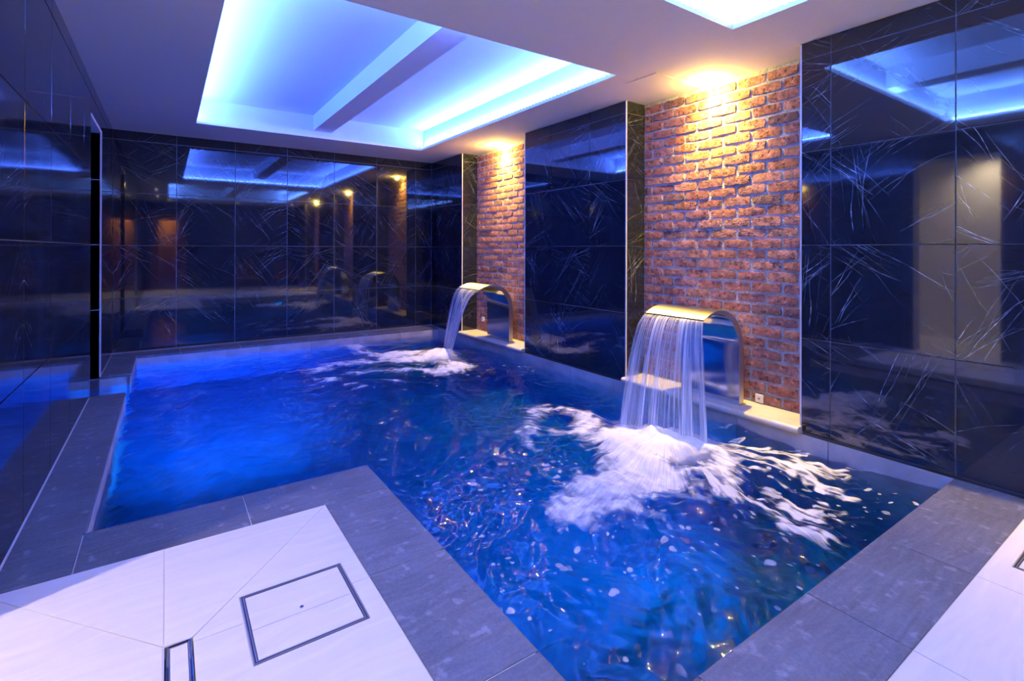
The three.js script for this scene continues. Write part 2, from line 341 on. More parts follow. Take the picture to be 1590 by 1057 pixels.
for (const [a, b] of [[PX, 1.206], [1.206, 1.806], [1.806, 2.406], [2.406, 3.012], [3.012, XR]]) slab(a, b, RC, PD0);
for (const [a, b] of [[PD1, 3.49], [3.49, 4.5], [4.5, LC]]) slab(XL, PL, a, b);
slab(XL, PL, OPEN[1], PF);
for (const [a, b] of [[XL, 0.13], [0.13, 0.73], [0.73, 1.33], [1.33, 1.93], [1.93, 2.53], [2.53, 3.13], [3.13, XR]]) slab(a, b, PF, DB);
// pale tiles cut to falls towards the drain
function paleTile(pts, hole) {
  const s = new THREE.Shape(pts.map(([x, d]) => new THREE.Vector2(x, d)));
  if (hole) s.holes.push(new THREE.Path(hole.map(([x, d]) => new THREE.Vector2(x, d))));
  const g = new THREE.ExtrudeGeometry(s, { depth: 0.016, bevelEnabled: true, bevelThickness: 0.001, bevelSize: 0.001, bevelOffset: -0.0022, bevelSegments: 1 });
  g.translate(0, 0, -0.017); g.rotateX(-Math.PI / 2);
  mesh('floor_tile', g, M.pale, floor);
}
const DR = [-0.003, 0.068, 1.0, 1.797], HT = [0.204, 0.536, 1.576, 1.912], JZ = 1.774;
paleTile([[XL, DC], [-0.005, 1.8], [-0.005, DC]]);
paleTile([[-0.005, DC], [-0.005, 1.8], [DR[1], DR[3]], [XC, DC]]);
paleTile([[XC, DC], [DR[1], DR[3]], [DR[1], JZ], [HT[0], JZ], [HT[0], HT[3]], [HT[1], HT[3]], [HT[1], JZ], [XC, JZ]]);
paleTile([[DR[1], JZ], [DR[1], 1.17], [XC, 1.17], [XC, JZ], [HT[1], JZ], [HT[1], HT[2]], [HT[0], HT[2]], [HT[0], JZ]]);
paleTile([[XL, DC], [XL, 1.2], [-0.006, 1.2], [-0.006, 1.8]]);
paleTile([[DR[1], 1.17], [DR[1], 0.57], [XC, 0.57], [XC, 1.17]]);
paleTile([[XL, 1.2], [XL, 0.57], [-0.006, 0.57], [-0.006, 1.2]]);
const RH = [2.585, 2.92, 0.16, 0.497];
paleTile([[2.406, RC], [XR, RC], [XR, -0.05], [2.406, -0.05]], [[RH[0], RH[2]], [RH[1], RH[2]], [RH[1], RH[3]], [RH[0], RH[3]]]);
paleTile([[1.806, RC], [2.406, RC], [2.406, -0.05], [1.806, -0.05]]);
paleTile([[1.206, RC], [1.806, RC], [1.806, -0.05], [1.206, -0.05]]);
paleTile([[XC, RC], [1.206, RC], [1.206, -0.05], [XC, -0.05]]);
for (let d = -0.05; d > DREAR; d -= 0.6) for (let x = XC - 1.2; x < XR; x += 0.6) {
  const x0 = Math.max(x, XL), x1 = Math.min(x + 0.6, XR), d0 = Math.max(d - 0.6, DREAR);
  if (x1 - x0 > 0.02 && d - d0 > 0.02) paleTile([[x0, d], [x1, d], [x1, d0], [x0, d0]]);
}
paleTile([[XL, 0.57], [XC, 0.57], [XC, -0.05], [XL, -0.05]]);

// access hatch framed in metal with a tile inset, a lifting eye in it
function hatch(label, [x0, x1, d0, d1], eye) {
  const g = group('floor_hatch', label, 'hatch', { at: [x0, 0, d0] });
  const L = (geo) => { geo.translate(-x0, 0, d0); return geo; };
  const w = 0.003, f = (o) => [bx(x0 + o, x1 - o, -0.018, 0.0015, d0 + o, d0 + o + w), bx(x0 + o, x1 - o, -0.018, 0.0015, d1 - o - w, d1 - o), bx(x0 + o, x0 + o + w, -0.018, 0.0015, d0 + o + w, d1 - o - w), bx(x1 - o - w, x1 - o, -0.018, 0.0015, d0 + o + w, d1 - o - w)];
  mesh('frame', L(mergeGeometries(f(0.0015))), M.darkSteel, g);
  mesh('lid_edge', L(mergeGeometries(f(0.0085))), M.darkSteel, g);
  mesh('gap', L(mergeGeometries([bx(x0 + 0.004, x1 - 0.004, -0.02, -0.0022, d0 + 0.004, d1 - 0.004)])), M.black, g);
  const mid = (d0 + d1) / 2 - 0.02;
  for (const [a, b] of [[d0 + 0.014, mid], [mid, d1 - 0.014]]) mesh('tile_inset', piece(x1 - x0 - 0.03, b - a - 0.0018, 0.016, 0.0006, 1, 0.2, a), M.pale, g, [(x1 - x0) / 2, 0, (a + b) / 2 - d0], [-Math.PI / 2, 0, 0]);
  if (eye) {
    mesh('lifting_eye', new THREE.CylinderGeometry(0.006, 0.0065, 0.004, 20), M.steel, g, [eye[0] - x0, 0.001, eye[1] - d0]);
    mesh('eye_socket', new THREE.CylinderGeometry(0.0028, 0.0028, 0.0045, 12), M.black, g, [eye[0] - x0, 0.0012, eye[1] - d0]);
  }
  return g;
}
hatch('square tiled access hatch with thin metal frame in the deck inside the pool corner', HT, [0.367, 1.747]);
hatch('metal framed access hatch in the pale deck near the marble pier', RH, null);
{ // slot drain with a tile insert
  const [x0, x1, d0, d1] = DR, g = group('floor_drain', 'narrow tile insert drain with steel channel in the pale deck', 'drain', { at: [x0, 0, d0] });
  const L = (geo) => { geo.translate(-x0, 0, d0); return geo; };
  mesh('channel', L(mergeGeometries([bx(x0 + 0.003, x0 + 0.0055, -0.03, 0, d0, d1 - 0.003), bx(x1 - 0.0055, x1 - 0.003, -0.03, 0, d0, d1 - 0.003), bx(x0 + 0.0055, x1 - 0.0055, -0.03, 0, d1 - 0.0055, d1 - 0.003), bx(x0 + 0.003, x1 - 0.003, -0.034, -0.03, d0, d1 - 0.003)])), M.steel, g);
  mesh('insert_tray', L(mergeGeometries([bx(x0 + 0.011, x0 + 0.0125, -0.024, -0.001, d0, d1 - 0.011), bx(x1 - 0.0125, x1 - 0.011, -0.024, -0.001, d0, d1 - 0.011), bx(x0 + 0.011, x1 - 0.011, -0.024, -0.001, d1 - 0.0125, d1 - 0.011), bx(x0 + 0.0125, x1 - 0.0125, -0.024, -0.02, d0, d1 - 0.0125)])), M.brushed, g);
  mesh('tile_inset', piece(x1 - x0 - 0.028, d1 - d0 - 0.016, 0.016, 0.0006, 1, 0.3, 0.1), M.pale, g, [(x1 - x0) / 2, -0.001, (d1 - d0) / 2 - 0.007], [-Math.PI / 2, 0, 0]);
}

// ---------------------------------------------------------------- pool basin with a waterline band of pale stone
const basin = group('pool_basin', 'pale stone pool basin under the water', 'pool', { kind: 'structure' });
mesh('basin_floor', uvMetres(bx(-2.0, XR + 0.2, PB - 0.1, PB, PD0 - 0.1, PF + 0.1), 1), M.basin, basin);
const EDGES = [['back', PF, PL, XR], ['right', XR - 0.014, PD0, PF], ['away', PD0, PX, XR], ['left', PX, PD0, PD1], ['away', PD1, PL, PX], ['left', PL, PD1, LC], ['away', LC, AL, PL], ['back', OPEN[1], AL, PL], ['left', AL, LC, OPEN[1]], ['left', PL, OPEN[1], PF]];
for (const [facing, plane, a, b] of EDGES) {
  const n = Math.max(1, Math.round((b - a) / 0.6)), st = (b - a) / n, t = 0.012;
  const rot = [0, { back: 0, away: Math.PI, right: -Math.PI / 2, left: Math.PI / 2 }[facing], 0], at = (c, y, off) => facing === 'back' ? [c, y, plane + off] : facing === 'away' ? [c, y, plane - off] : facing === 'right' ? [plane + off, y, c] : [plane - off, y, c];
  const top = facing === 'right' ? 0 : -0.024;
  for (let i = 0; i < n; i++) for (const [y0, y1] of [[-0.3, top], [-0.6, -0.3], [-0.9, -0.6], [PB, -0.9]]) mesh('basin_tile', piece(st - 0.003, y1 - y0 - 0.003, t, 0.001, 1, hash(i, Math.round(y0 * 10), 3), 0.3), M.basin, basin, at(a + (i + 0.5) * st, (y0 + y1) / 2, 0), rot);
  const w = new THREE.BoxGeometry(b - a, top - PB, 0.02); mesh('basin_wall', w, M.paleGrout, basin, at((a + b) / 2, (top + PB) / 2 - 0.002, t + 0.009), rot);
}

// ---------------------------------------------------------------- water
const WAVES = [];
for (let i = 0; i < 34; i++) { const l = 0.055 * Math.pow(1.085, i), a = rr(0, Math.PI * 2), k = 2 * Math.PI / l; WAVES.push([Math.cos(a) * k, Math.sin(a) * k, rr(0, 6.28), 0.025 / k * rr(0.5, 1.3), l]); }
const SPLASH = [[2.72, 2.25], [2.7, 5.35]];
function waterHeight(x, d) {
  const r1 = Math.hypot(x - SPLASH[0][0], d - SPLASH[0][1]), r2 = Math.hypot(x - SPLASH[1][0], d - SPLASH[1][1]);
  const chop = 0.5 + 1.1 * Math.exp(-r1 * r1 / 1.6) + 0.7 * Math.exp(-r2 * r2 / 0.9) + 1.25 * sm(3.1, 1.6, d);
  const wx = x + 0.05 * Math.sin(d * 7 + 2 * x), wd = d + 0.05 * Math.sin(x * 8 - d * 3);
  let h = 0;
  for (const [kx, kd, p, a] of WAVES) { const s = Math.sin(kx * wx + kd * wd + p); h += a * (s + 0.25 * Math.cos(2 * (kx * wx + kd * wd + p))); }
  h *= chop;
  h += 0.005 * Math.sin(r1 * 38) * Math.exp(-r1 * 1.5) * sm(0.1, 0.4, r1) + 0.004 * Math.sin(r2 * 40) * Math.exp(-r2 * 1.8) * sm(0.1, 0.4, r2);
  return WATER + h;
}
{
  const o = 0.006, RECT = [[PL - o, XR + o, PD1 - o, PF + o], [PX - o, XR + o, PD0 - o, PD1], [AL - o, PL, LC - o, OPEN[1] + o]];
  const cuts = (vals, step) => { const s = [...new Set(vals.map((v) => +v.toFixed(4)))].sort((a, b) => a - b), out = []; for (let i = 0; i + 1 < s.length; i++) { const n = Math.max(1, Math.round((s[i + 1] - s[i]) / step)); for (let k = 0; k < n; k++) out.push(lerp(s[i], s[i + 1], k / n)); } out.push(s[s.length - 1]); return out; };
  const xs = cuts(RECT.flatMap((r) => [r[0], r[1]]), 0.0115), ds = cuts(RECT.flatMap((r) => [r[2], r[3]]), 0.0115);
  const inside = (x, d) => RECT.some((r) => x > r[0] && x < r[1] && d > r[2] && d < r[3]);
  const P = [], I = [], id = new Map(), nx = xs.length, nd = ds.length, bot = PB - 0.012;
  const vert = (i, j, b) => { const k = (j * nx + i) * 2 + b; if (!id.has(k)) { id.set(k, P.length / 3); P.push(xs[i], b ? bot : waterHeight(xs[i], ds[j]), -ds[j]); } return id.get(k); };
  const cell = (i, j) => i >= 0 && j >= 0 && i + 1 < nx && j + 1 < nd && inside((xs[i] + xs[i + 1]) / 2, (ds[j] + ds[j + 1]) / 2);
  for (let j = 0; j + 1 < nd; j++) for (let i = 0; i + 1 < nx; i++) {
    if (!cell(i, j)) continue;
    const a = vert(i, j, 0), b = vert(i + 1, j, 0), c = vert(i + 1, j + 1, 0), e = vert(i, j + 1, 0);
    I.push(a, b, c, a, c, e);
    const A = vert(i, j, 1), B = vert(i + 1, j, 1), C = vert(i + 1, j + 1, 1), E = vert(i, j + 1, 1);
    I.push(A, C, B, A, E, C);
    if (!cell(i, j - 1)) I.push(a, A, B, a, B, b);
    if (!cell(i, j + 1)) I.push(c, C, E, c, E, e);
    if (!cell(i - 1, j)) I.push(e, E, A, e, A, a);
    if (!cell(i + 1, j)) I.push(b, B, C, b, C, c);
  }
  const g = new THREE.BufferGeometry(); g.setAttribute('position', new THREE.Float32BufferAttribute(P, 3)); g.setIndex(I); g.computeVertexNormals();
  const p = g.attributes.position, n = g.attributes.normal;
  for (let i = 0; i < p.count; i++) if (p.getY(i) > WATER - 0.2) {                      // smooth wave normals from the height itself
    const x = p.getX(i), d = -p.getZ(i), e = 0.004, sx = (waterHeight(x + e, d) - waterHeight(x - e, d)) / (2 * e), sd = (waterHeight(x, d + e) - waterHeight(x, d - e)) / (2 * e), l = Math.hypot(sx, 1, sd);
    n.setXYZ(i, -sx / l, 1 / l, sd / l);
  }
  const water = mesh('pool_water', g, phys({ color: lin(1, 1, 1), roughness: 0.0, transmission: 1, thickness: 1, ior: 1.333, attenuationColor: lin(0.05, 0.52, 0.95), attenuationDistance: 1.6 }));
  water.userData = { label: 'rippling deep blue water filling the angular indoor pool', category: 'water', kind: 'stuff' };
}

// foam: a low churned layer on the water where each waterfall lands, cut from traced patches
const FOAM_NEAR = [[[2.55,2.6],[2.77,2.62],[2.75,2.34],[2.92,2.11],[3.0,2.02],[2.94,1.86],[2.83,1.69],[2.66,1.61],[2.49,1.56],[2.43,1.45],[2.34,1.48],[2.23,1.48],[2.21,1.54],[2.22,1.65],[2.12,1.7],[2.01,1.71],[1.89,1.63],[1.85,1.68],[1.75,1.65],[1.63,1.64],[1.55,1.64],[1.54,1.73],[1.55,1.86],[1.55,2.0],[1.63,2.05],[1.76,2.03],[1.84,2.14],[1.95,2.2],[2.03,2.12],[2.19,2.24],[2.23,2.34],[2.23,2.51]],
  [[2.69,2.71],[2.7,3.0],[2.61,3.16],[2.57,3.32],[2.29,3.17],[2.05,2.94],[1.98,2.78],[1.92,2.58],[1.97,2.54],[2.09,2.79],[2.25,2.97],[2.53,3.11],[2.53,2.87],[2.37,2.72],[2.29,2.86],[2.2,2.83],[2.21,2.67],[2.31,2.52],[2.48,2.53]]];
const FOAM_NEAR_THIN = [[[3.29,2.08],[3.36,1.83],[3.36,1.46],[3.07,1.24],[2.94,1.28],[2.75,1.05],[2.52,1.13],[2.37,1.06],[2.25,1.16],[2.37,1.19],[2.26,1.34],[2.39,1.33],[2.49,1.49],[2.3,1.52],[2.32,1.7],[2.85,1.88]]];
const FOAM_NEAR_HOLES = [[[2.53,1.98],[2.67,1.98],[2.71,1.86],[2.6,1.81],[2.5,1.88]], [[2.39,1.75],[2.41,1.68],[2.36,1.56],[2.3,1.51],[2.3,1.59]]];
const FOAM_FAR = [[[2.93,5.89],[2.78,5.37],[2.64,5.13],[2.45,5.26],[2.17,5.34],[1.95,5.49],[1.68,5.47],[1.56,5.55],[1.27,5.38],[1.12,5.36],[1.21,5.6],[1.42,5.7],[1.61,5.72],[1.79,5.75],[1.98,5.57],[2.18,5.66],[2.45,5.59],[2.71,5.78]],
  [[1.98,5.57],[1.96,5.86],[1.87,6.09],[1.92,6.37],[1.8,6.71],[1.95,6.79],[2.22,6.62],[2.18,6.39],[2.02,6.23],[2.11,5.93],[2.43,5.96],[2.71,5.78],[2.44,5.48]],
  [[2.46,5.15],[2.69,5.1],[2.8,4.83],[2.69,4.61],[2.5,4.6],[2.22,4.58],[2.13,4.77],[2.0,4.82],[1.92,4.99],[1.76,5.15],[1.59,5.05],[1.48,5.16],[1.61,5.24],[1.86,5.21],[2.05,5.04],[2.23,4.92],[2.37,4.87]]];
const FOAM_FAR_THIN = [[[1.03,4.93],[1.14,5.07],[1.32,5.03],[1.4,4.82],[1.52,4.74],[1.46,4.64],[1.33,4.77],[1.18,4.86],[1.07,4.84]], [[1.78,4.72],[1.89,4.65],[1.87,4.51],[1.78,4.54]]];
function inPoly(poly, x, d) {                                       // signed distance, positive inside
  let ins = false, best = 9;
  for (let i = 0, j = poly.length - 1; i < poly.length; j = i++) {
    const [x1, d1] = poly[i], [x0, d0] = poly[j];
    if ((d1 > d) !== (d0 > d) && x < (x0 - x1) * (d - d1) / (d0 - d1) + x1) ins = !ins;
    const ex = x1 - x0, ed = d1 - d0, t = clamp(((x - x0) * ex + (d - d0) * ed) / (ex * ex + ed * ed)), q = Math.hypot(x - x0 - ex * t, d - d0 - ed * t);
    if (q < best) best = q;
  }
  return ins ? best : -best;
}
function foam(name, label, box, thick, thin, holes, centre, specks) {
  const [x0, x1, d0, d1] = box, N = 1024, Md = Math.round(N * (d1 - d0) / (x1 - x0));
  const G = 220, H = Math.round(G * (d1 - d0) / (x1 - x0)), coarse = new Float32Array((G + 1) * (H + 1) * 2);
  for (let j = 0; j <= H; j++) for (let i = 0; i <= G; i++) {       // coarse fields: body and thin cover
    const x = lerp(x0, x1, i / G), d = lerp(d0, d1, j / H);
    let s = -1, t = -1;
    for (const p of thick) s = Math.max(s, inPoly(p, x, d));
    for (const p of holes) s = Math.min(s, -inPoly(p, x, d));
    for (const p of thin) t = Math.max(t, inPoly(p, x, d));
    coarse[(j * (G + 1) + i) * 2] = s; coarse[(j * (G + 1) + i) * 2 + 1] = t;
  }
  const look = (x, d, c) => { const u = clamp((x - x0) / (x1 - x0)) * G, v = clamp((d - d0) / (d1 - d0)) * H, i = Math.min(G - 1, u | 0), j = Math.min(H - 1, v | 0), f = u - i, h = v - j, q = (a, b) => coarse[(b * (G + 1) + a) * 2 + c]; return lerp(lerp(q(i, j), q(i + 1, j), f), lerp(q(i, j + 1), q(i + 1, j + 1), f), h); };
  const spots = new Float32Array(N * Md);
  for (const [sx, sd, ra, rb, an, al] of specks) {
    const cx = (sx - x0) / (x1 - x0) * N, cd = (sd - d0) / (d1 - d0) * Md, k = N / (x1 - x0), R = Math.max(ra, rb) * k * 1.5, ca = Math.cos(an), sa = Math.sin(an);
    for (let j = Math.max(0, Math.floor(cd - R)); j < Math.min(Md, cd + R); j++) for (let i = Math.max(0, Math.floor(cx - R)); i < Math.min(N, cx + R); i++) {
      const a = ((i - cx) * ca + (j - cd) * sa) / (ra * k), b = (-(i - cx) * sa + (j - cd) * ca) / (rb * k), r = Math.hypot(a, b) + 1.5 * (fbm(i * 0.09, j * 0.09, 7, 3) - 0.5);
      const v = al * sm(1.05, 0.7, r); if (v > spots[j * N + i]) spots[j * N + i] = v;
    }
  }
  const A = new Float32Array(N * Md);
  const map = tex(N, Md, (u, v, i, j) => {
    const x = lerp(x0, x1, u), d = lerp(d0, d1, v), dx = x - centre[0], dd = d - centre[1], r = Math.hypot(dx, dd), th = Math.atan2(dd, dx);
    const ww = 0.05 + 0.05 * sm(0.2, 1, r), wx = x + ww * (fbm(x * 7, d * 7, 1, 3) - 0.5) * 2, wd = d + ww * (fbm(x * 7, d * 7, 4, 3) - 0.5) * 2;
    const s = look(wx, wd, 0), t = look(wx, wd, 1);
    const blob = fbm(th * 9, r * 7 + 3 * fbm(th * 5, r * 3, 14, 2), 22, 3), streak = fbm(th * 36, r * 3.5, 2, 4), fine = fbm(th * 150, r * 8, 3, 3), lace = fbm(x * 22 + 2 * th, d * 22, 6, 4);
    let a = sm(-0.035, 0.12, s + 0.1 * (streak - 0.5) + 0.12 * (lace - 0.5)) * (0.66 + 0.5 * fine) * lerp(1, 0.35 + 0.9 * lace, sm(0.25, 0.9, r));
    if (t > -0.15) a = Math.max(a, sm(0.5, 0.62, 0.62 * blob + 0.22 * streak + 0.16 * lace + 0.1 * (sm(-0.1, 0.12, t) - 0.8)) * sm(-0.13, 0, t) * (0.45 + 0.65 * fine));
    a = Math.max(a, sm(0.5, 0.05, r) * sm(-0.2, 0.05, s) * (0.75 + 0.4 * fine), spots[j * N + i] * (0.55 + 0.6 * fine));
    return (A[j * N + i] = clamp(a * 0.98));
  }, false, false);
  const cell = 0.016, nx = Math.round((x1 - x0) / cell), nd = Math.round((d1 - d0) / cell), P = [], U = [], I = [], keep = new Int32Array((nx + 1) * (nd + 1)).fill(-1);
  const dens = (u, v) => A[Math.min(Md - 1, Math.max(0, Math.round(v * Md))) * N + Math.min(N - 1, Math.max(0, Math.round(u * N)))];
  const soft = (u, v) => { let s = 0; for (let b = -2; b <= 2; b++) for (let a = -2; a <= 2; a++) s += dens(u + a * 0.006, v + b * 0.006); return s / 25; };
  const vert = (i, j) => { const k = j * (nx + 1) + i; if (keep[k] < 0) { const u = i / nx, v = j / nd, x = lerp(x0, x1, u), d = lerp(d0, d1, v), r = Math.hypot(x - centre[0], d - centre[1]), q = soft(u, v); keep[k] = P.length / 3; P.push(x, waterHeight(x, d) + 0.0025 + 0.012 * q + q * 0.07 * Math.exp(-r * r / 0.05) * (0.4 + fbm(x * 14, d * 14, 2, 3)) + q * 0.025 * (fbm(x * 18, d * 18, 12, 3) - 0.3), -d); U.push(u, v); } return keep[k]; };
  for (let j = 0; j < nd; j++) for (let i = 0; i < nx; i++) {
    let any = 0; for (let b = 0; b <= 4; b++) for (let a = 0; a <= 4; a++) any = Math.max(any, dens((i + a / 4) / nx, (j + b / 4) / nd));
    if (any < 0.02) continue;
    const a = vert(i, j), b = vert(i + 1, j), c = vert(i + 1, j + 1), e = vert(i, j + 1); I.push(a, b, c, a, c, e);
  }
  const g = new THREE.BufferGeometry(); g.setAttribute('position', new THREE.Float32BufferAttribute(P, 3)); g.setAttribute('uv', new THREE.Float32BufferAttribute(U, 2)); g.setIndex(I); g.computeVertexNormals();
  const m = mesh(numbered(name), g, std({ color: lin(0.84, 0.85, 0.88), roughness: 0.9, alphaMap: map, transparent: true, side: THREE.DoubleSide }));
  m.userData = { label, category: 'foam', kind: 'stuff' };
}
{
  const near = [], far = [];
  for (let i = 0; i < 300; i++) {                                   // bubbles drifting off the splash
    const a = rr(2.5, 5.6), r = 0.55 + 1.15 * rnd(), x = 2.45 + r * Math.cos(a), d = 2.05 + r * Math.sin(a) * 0.95, s = 0.003 + 0.016 * rnd() ** 2;
    if (x > 0.95 && x < 3.28 && d > 0.9 && d < 3.3) near.push([x, d, s * rr(1, 1.9), s, a + rr(-0.5, 0.5), rr(0.2, 0.75)]);
  }
  for (let i = 0; i < 120; i++) near.push([rr(1.0, 2.0), rr(1.25, 2.6), rr(0.003, 0.012), rr(0.003, 0.009), rr(0, 3), rr(0.2, 0.7)]);
  for (let i = 0; i < 150; i++) { const a = rr(2.6, 5.4), r = 0.3 + 1.0 * rnd(); far.push([2.6 + r * Math.cos(a), 5.25 + r * Math.sin(a), rr(0.006, 0.02), rr(0.004, 0.012), rr(0, 3), rr(0.4, 0.95)]); }
  foam('foam', 'white churned foam spreading under the nearer waterfall', [0.95, 3.34, 0.88, 3.36], FOAM_NEAR, FOAM_NEAR_THIN, FOAM_NEAR_HOLES, [2.78, 2.22], near);
  foam('foam', 'thin trailing foam streaks under the farther waterfall', [0.95, 3.3, 4.2, 6.8], FOAM_FAR, FOAM_FAR_THIN, [], [2.75, 5.4], far);
}

// ---------------------------------------------------------------- stone sills and waterfall spouts in the niches
function sill(label, d0, d1) {
  const s = new THREE.Shape(), r = 0.0225, x0 = XR - 0.056 + r, x1 = XB + 0.01;
  s.moveTo(x1, 0.002); s.lineTo(x0, 0.002); s.absarc(x0, 0.002 + r, r, -Math.PI / 2, -Math.PI * 1.5, true); s.lineTo(x1, 0.047); s.closePath();
  const g = new THREE.ExtrudeGeometry(s, { depth: d1 - d0 - 0.006, bevelEnabled: true, bevelSize: 0.004, bevelThickness: 0.005, bevelOffset: -0.004, bevelSegments: 3, curveSegments: 12 });
  g.translate(0, 0, -d1 + 0.003);
  const m = mesh(numbered('stone_sill'), g, M.sill); m.userData = { label, category: 'sill' };
}
sill('bullnosed beige stone sill under the nearer waterfall spout', NICHE[0][0] - 0.008, NICHE[0][1] + 0.008);
sill('bullnosed beige stone sill under the farther waterfall spout', NICHE[1][0] - 0.008, NICHE[1][1] + 0.008);
sill('bullnosed beige stone sill in the brick niche beside the deck', NICHE[2][0] - 0.008, NICHE[2][1] + 0.008);

// side profile of the spout (x, y), outer skin from foot over the crown to the lip and back along the inner skin
const SPOUT_OUT = [], SPOUT_IN = [];
{
  const through = (pts) => new THREE.CatmullRomCurve3(pts.map(([x, y]) => new THREE.Vector3(x, y, 0)), false, 'centripetal').getPoints(40).map((p) => [p.x, p.y]);
  SPOUT_OUT.push(...through([[3.468, 0.047], [3.468, 0.25], [3.467, 0.46], [3.455, 0.53], [3.425, 0.605], [3.372, 0.672], [3.297, 0.722], [3.217, 0.743], [3.138, 0.744], [3.061, 0.725], [2.99, 0.693]]));
  SPOUT_IN.push(...through([[3.412, 0.047], [3.412, 0.25], [3.41, 0.45], [3.4, 0.52], [3.37, 0.585], [3.314, 0.655], [3.249, 0.698], [3.18, 0.716], [3.11, 0.72], [3.05, 0.711], [2.992, 0.688]]));
}
const LIP = SPOUT_OUT[SPOUT_OUT.length - 1];
function spout(label, d0) {
  const g = group('waterfall_spout', label, 'fountain', { at: [3.44, 0.047, d0] });
  const L = (geo) => { geo.translate(-3.44, -0.047, d0); return geo; };
  const skin = (pts, flip) => {
    const P = [], U = [], I = []; let l = 0;
    pts.forEach(([x, y], i) => { if (i) l += Math.hypot(x - pts[i - 1][0], y - pts[i - 1][1]); for (const d of [d0, d0 + BLADE_W]) { P.push(x, y, -d); U.push(d * 3, l * 3); } });
    for (let i = 0; i + 1 < pts.length; i++) { const a = 2 * i; flip ? I.push(a, a + 1, a + 2, a + 1, a + 3, a + 2) : I.push(a, a + 2, a + 1, a + 1, a + 2, a + 3); }
    const q = new THREE.BufferGeometry(); q.setAttribute('position', new THREE.Float32BufferAttribute(P, 3)); q.setAttribute('uv', new THREE.Float32BufferAttribute(U, 2)); q.setIndex(I); q.computeVertexNormals(); return q;
  };
  mesh('outer_skin', L(skin(SPOUT_OUT, false)), M.combed, g);
  mesh('inner_skin', L(skin(SPOUT_IN, true)), M.steel, g);
  for (const [d, f] of [[d0, false], [d0 + BLADE_W, true]]) {
    const P = [], U = [], I = [];
    SPOUT_OUT.forEach((p, i) => { P.push(p[0], p[1], -d, SPOUT_IN[i][0], SPOUT_IN[i][1], -d); U.push(p[0], p[1], SPOUT_IN[i][0], SPOUT_IN[i][1]); });
    for (let i = 0; i + 1 < SPOUT_OUT.length; i++) { const a = 2 * i; f ? I.push(a, a + 1, a + 2, a + 1, a + 3, a + 2) : I.push(a, a + 2, a + 1, a + 1, a + 2, a + 3); }
    const q = new THREE.BufferGeometry(); q.setAttribute('position', new THREE.Float32BufferAttribute(P, 3)); q.setAttribute('uv', new THREE.Float32BufferAttribute(U, 2)); q.setIndex(I); q.computeVertexNormals();
    mesh('side_plate', L(q), M.brushed, g);
  }
  mesh('lip', L(bx(LIP[0] - 0.004, LIP[0] + 0.004, LIP[1] - 0.008, LIP[1] + 0.002, d0, d0 + BLADE_W)), M.steel, g);
  mesh('base_flange', L(rbx(3.4, 3.485, 0.047, 0.053, d0 - 0.01, d0 + BLADE_W + 0.01, 0.002)), M.brushed, g);
  return g;
}
spout('arched polished steel waterfall spout in the nearer brick niche', BLADE[0]);
spout('arched polished steel waterfall spout in the farther brick niche', BLADE[1]);

// falling sheet of water: clear sheet with a rippled skin, drawn-out strands and thick rolled edges
function curtain(label, d0, nearEdge, farEdge, bow) {               // edges: [x, d] where the sheet meets the water on each side
  const g = group('water_curtain', label, 'waterfall', { at: [LIP[0], WATER, d0] });
  const L = (geo) => { geo.translate(-LIP[0], -WATER, d0); return geo; };
  const yTop = LIP[1] - 0.006, at = (u, v, off = 0) => {
    const e0 = nearEdge, e1 = farEdge, y = lerp(yTop, WATER - 0.01, v), t = Math.sqrt(v), xe = lerp(e0[0], e1[0], u) - bow * Math.sin(Math.PI * u), de = lerp(e0[1], e1[1], u);
    const x = lerp(LIP[0] - 0.003, xe, t) + off, d = lerp(d0 + 0.006 + u * (BLADE_W - 0.012), de, lerp(v, t, 0.5));
    return [x + 0.006 * v * (fbm(u * 30, v * 2, 5, 3) - 0.5) * 2 + 0.004 * (fbm(u * 12, v * 5, 8, 2) - 0.5), y, d];
  };
  const NU = 90, NV = 70, P = [], U = [], I = [];
  for (let j = 0; j <= NV; j++) for (let i = 0; i <= NU; i++) { const p = at(i / NU, j / NV); P.push(p[0], p[1], -p[2]); U.push(i / NU, j / NV); }
  for (let j = 0; j < NV; j++) for (let i = 0; i < NU; i++) { const a = j * (NU + 1) + i; I.push(a, a + NU + 1, a + 1, a + 1, a + NU + 1, a + NU + 2); }
  const q = new THREE.BufferGeometry(); q.setAttribute('position', new THREE.Float32BufferAttribute(P, 3)); q.setAttribute('uv', new THREE.Float32BufferAttribute(U, 2)); q.setIndex(I); q.computeVertexNormals();
  mesh('sheet', L(q), M.fall, g);
  const strand = (u, v0, v1, r) => {
    const pts = []; for (let k = 0; k <= 12; k++) { const v = lerp(v0, v1, k / 12), p = at(clamp(u + 0.01 * (vnoise(v * 6, u * 50) - 0.5)), v, -0.002); pts.push(new THREE.Vector3(p[0], p[1], -p[2])); }
    return new THREE.TubeGeometry(new THREE.CatmullRomCurve3(pts), 16, r, 5);
  };
  const st = [];
  for (let k = 0; k < 60; k++) { const v0 = rr(0, 0.6); st.push(strand(rr(0.03, 0.97), v0, Math.min(1, v0 + rr(0.15, 0.55)), rr(0.0004, 0.0012))); }
  const s = mesh('strands', L(mergeGeometries(st)), M.strand, g); s.userData.kind = 'stuff';
  for (const u of [0.004, 0.996]) mesh('rolled_edge', L(strand(u, 0, 1, 0.007)), M.edge, g);
  return g;
}
const fallBump = tex(512, 128, (u, v) => 0.6 * fbm(u * 60, v * 2, 101, 3) + 0.4 * fbm(u * 160, v * 4, 102, 2), false, false);
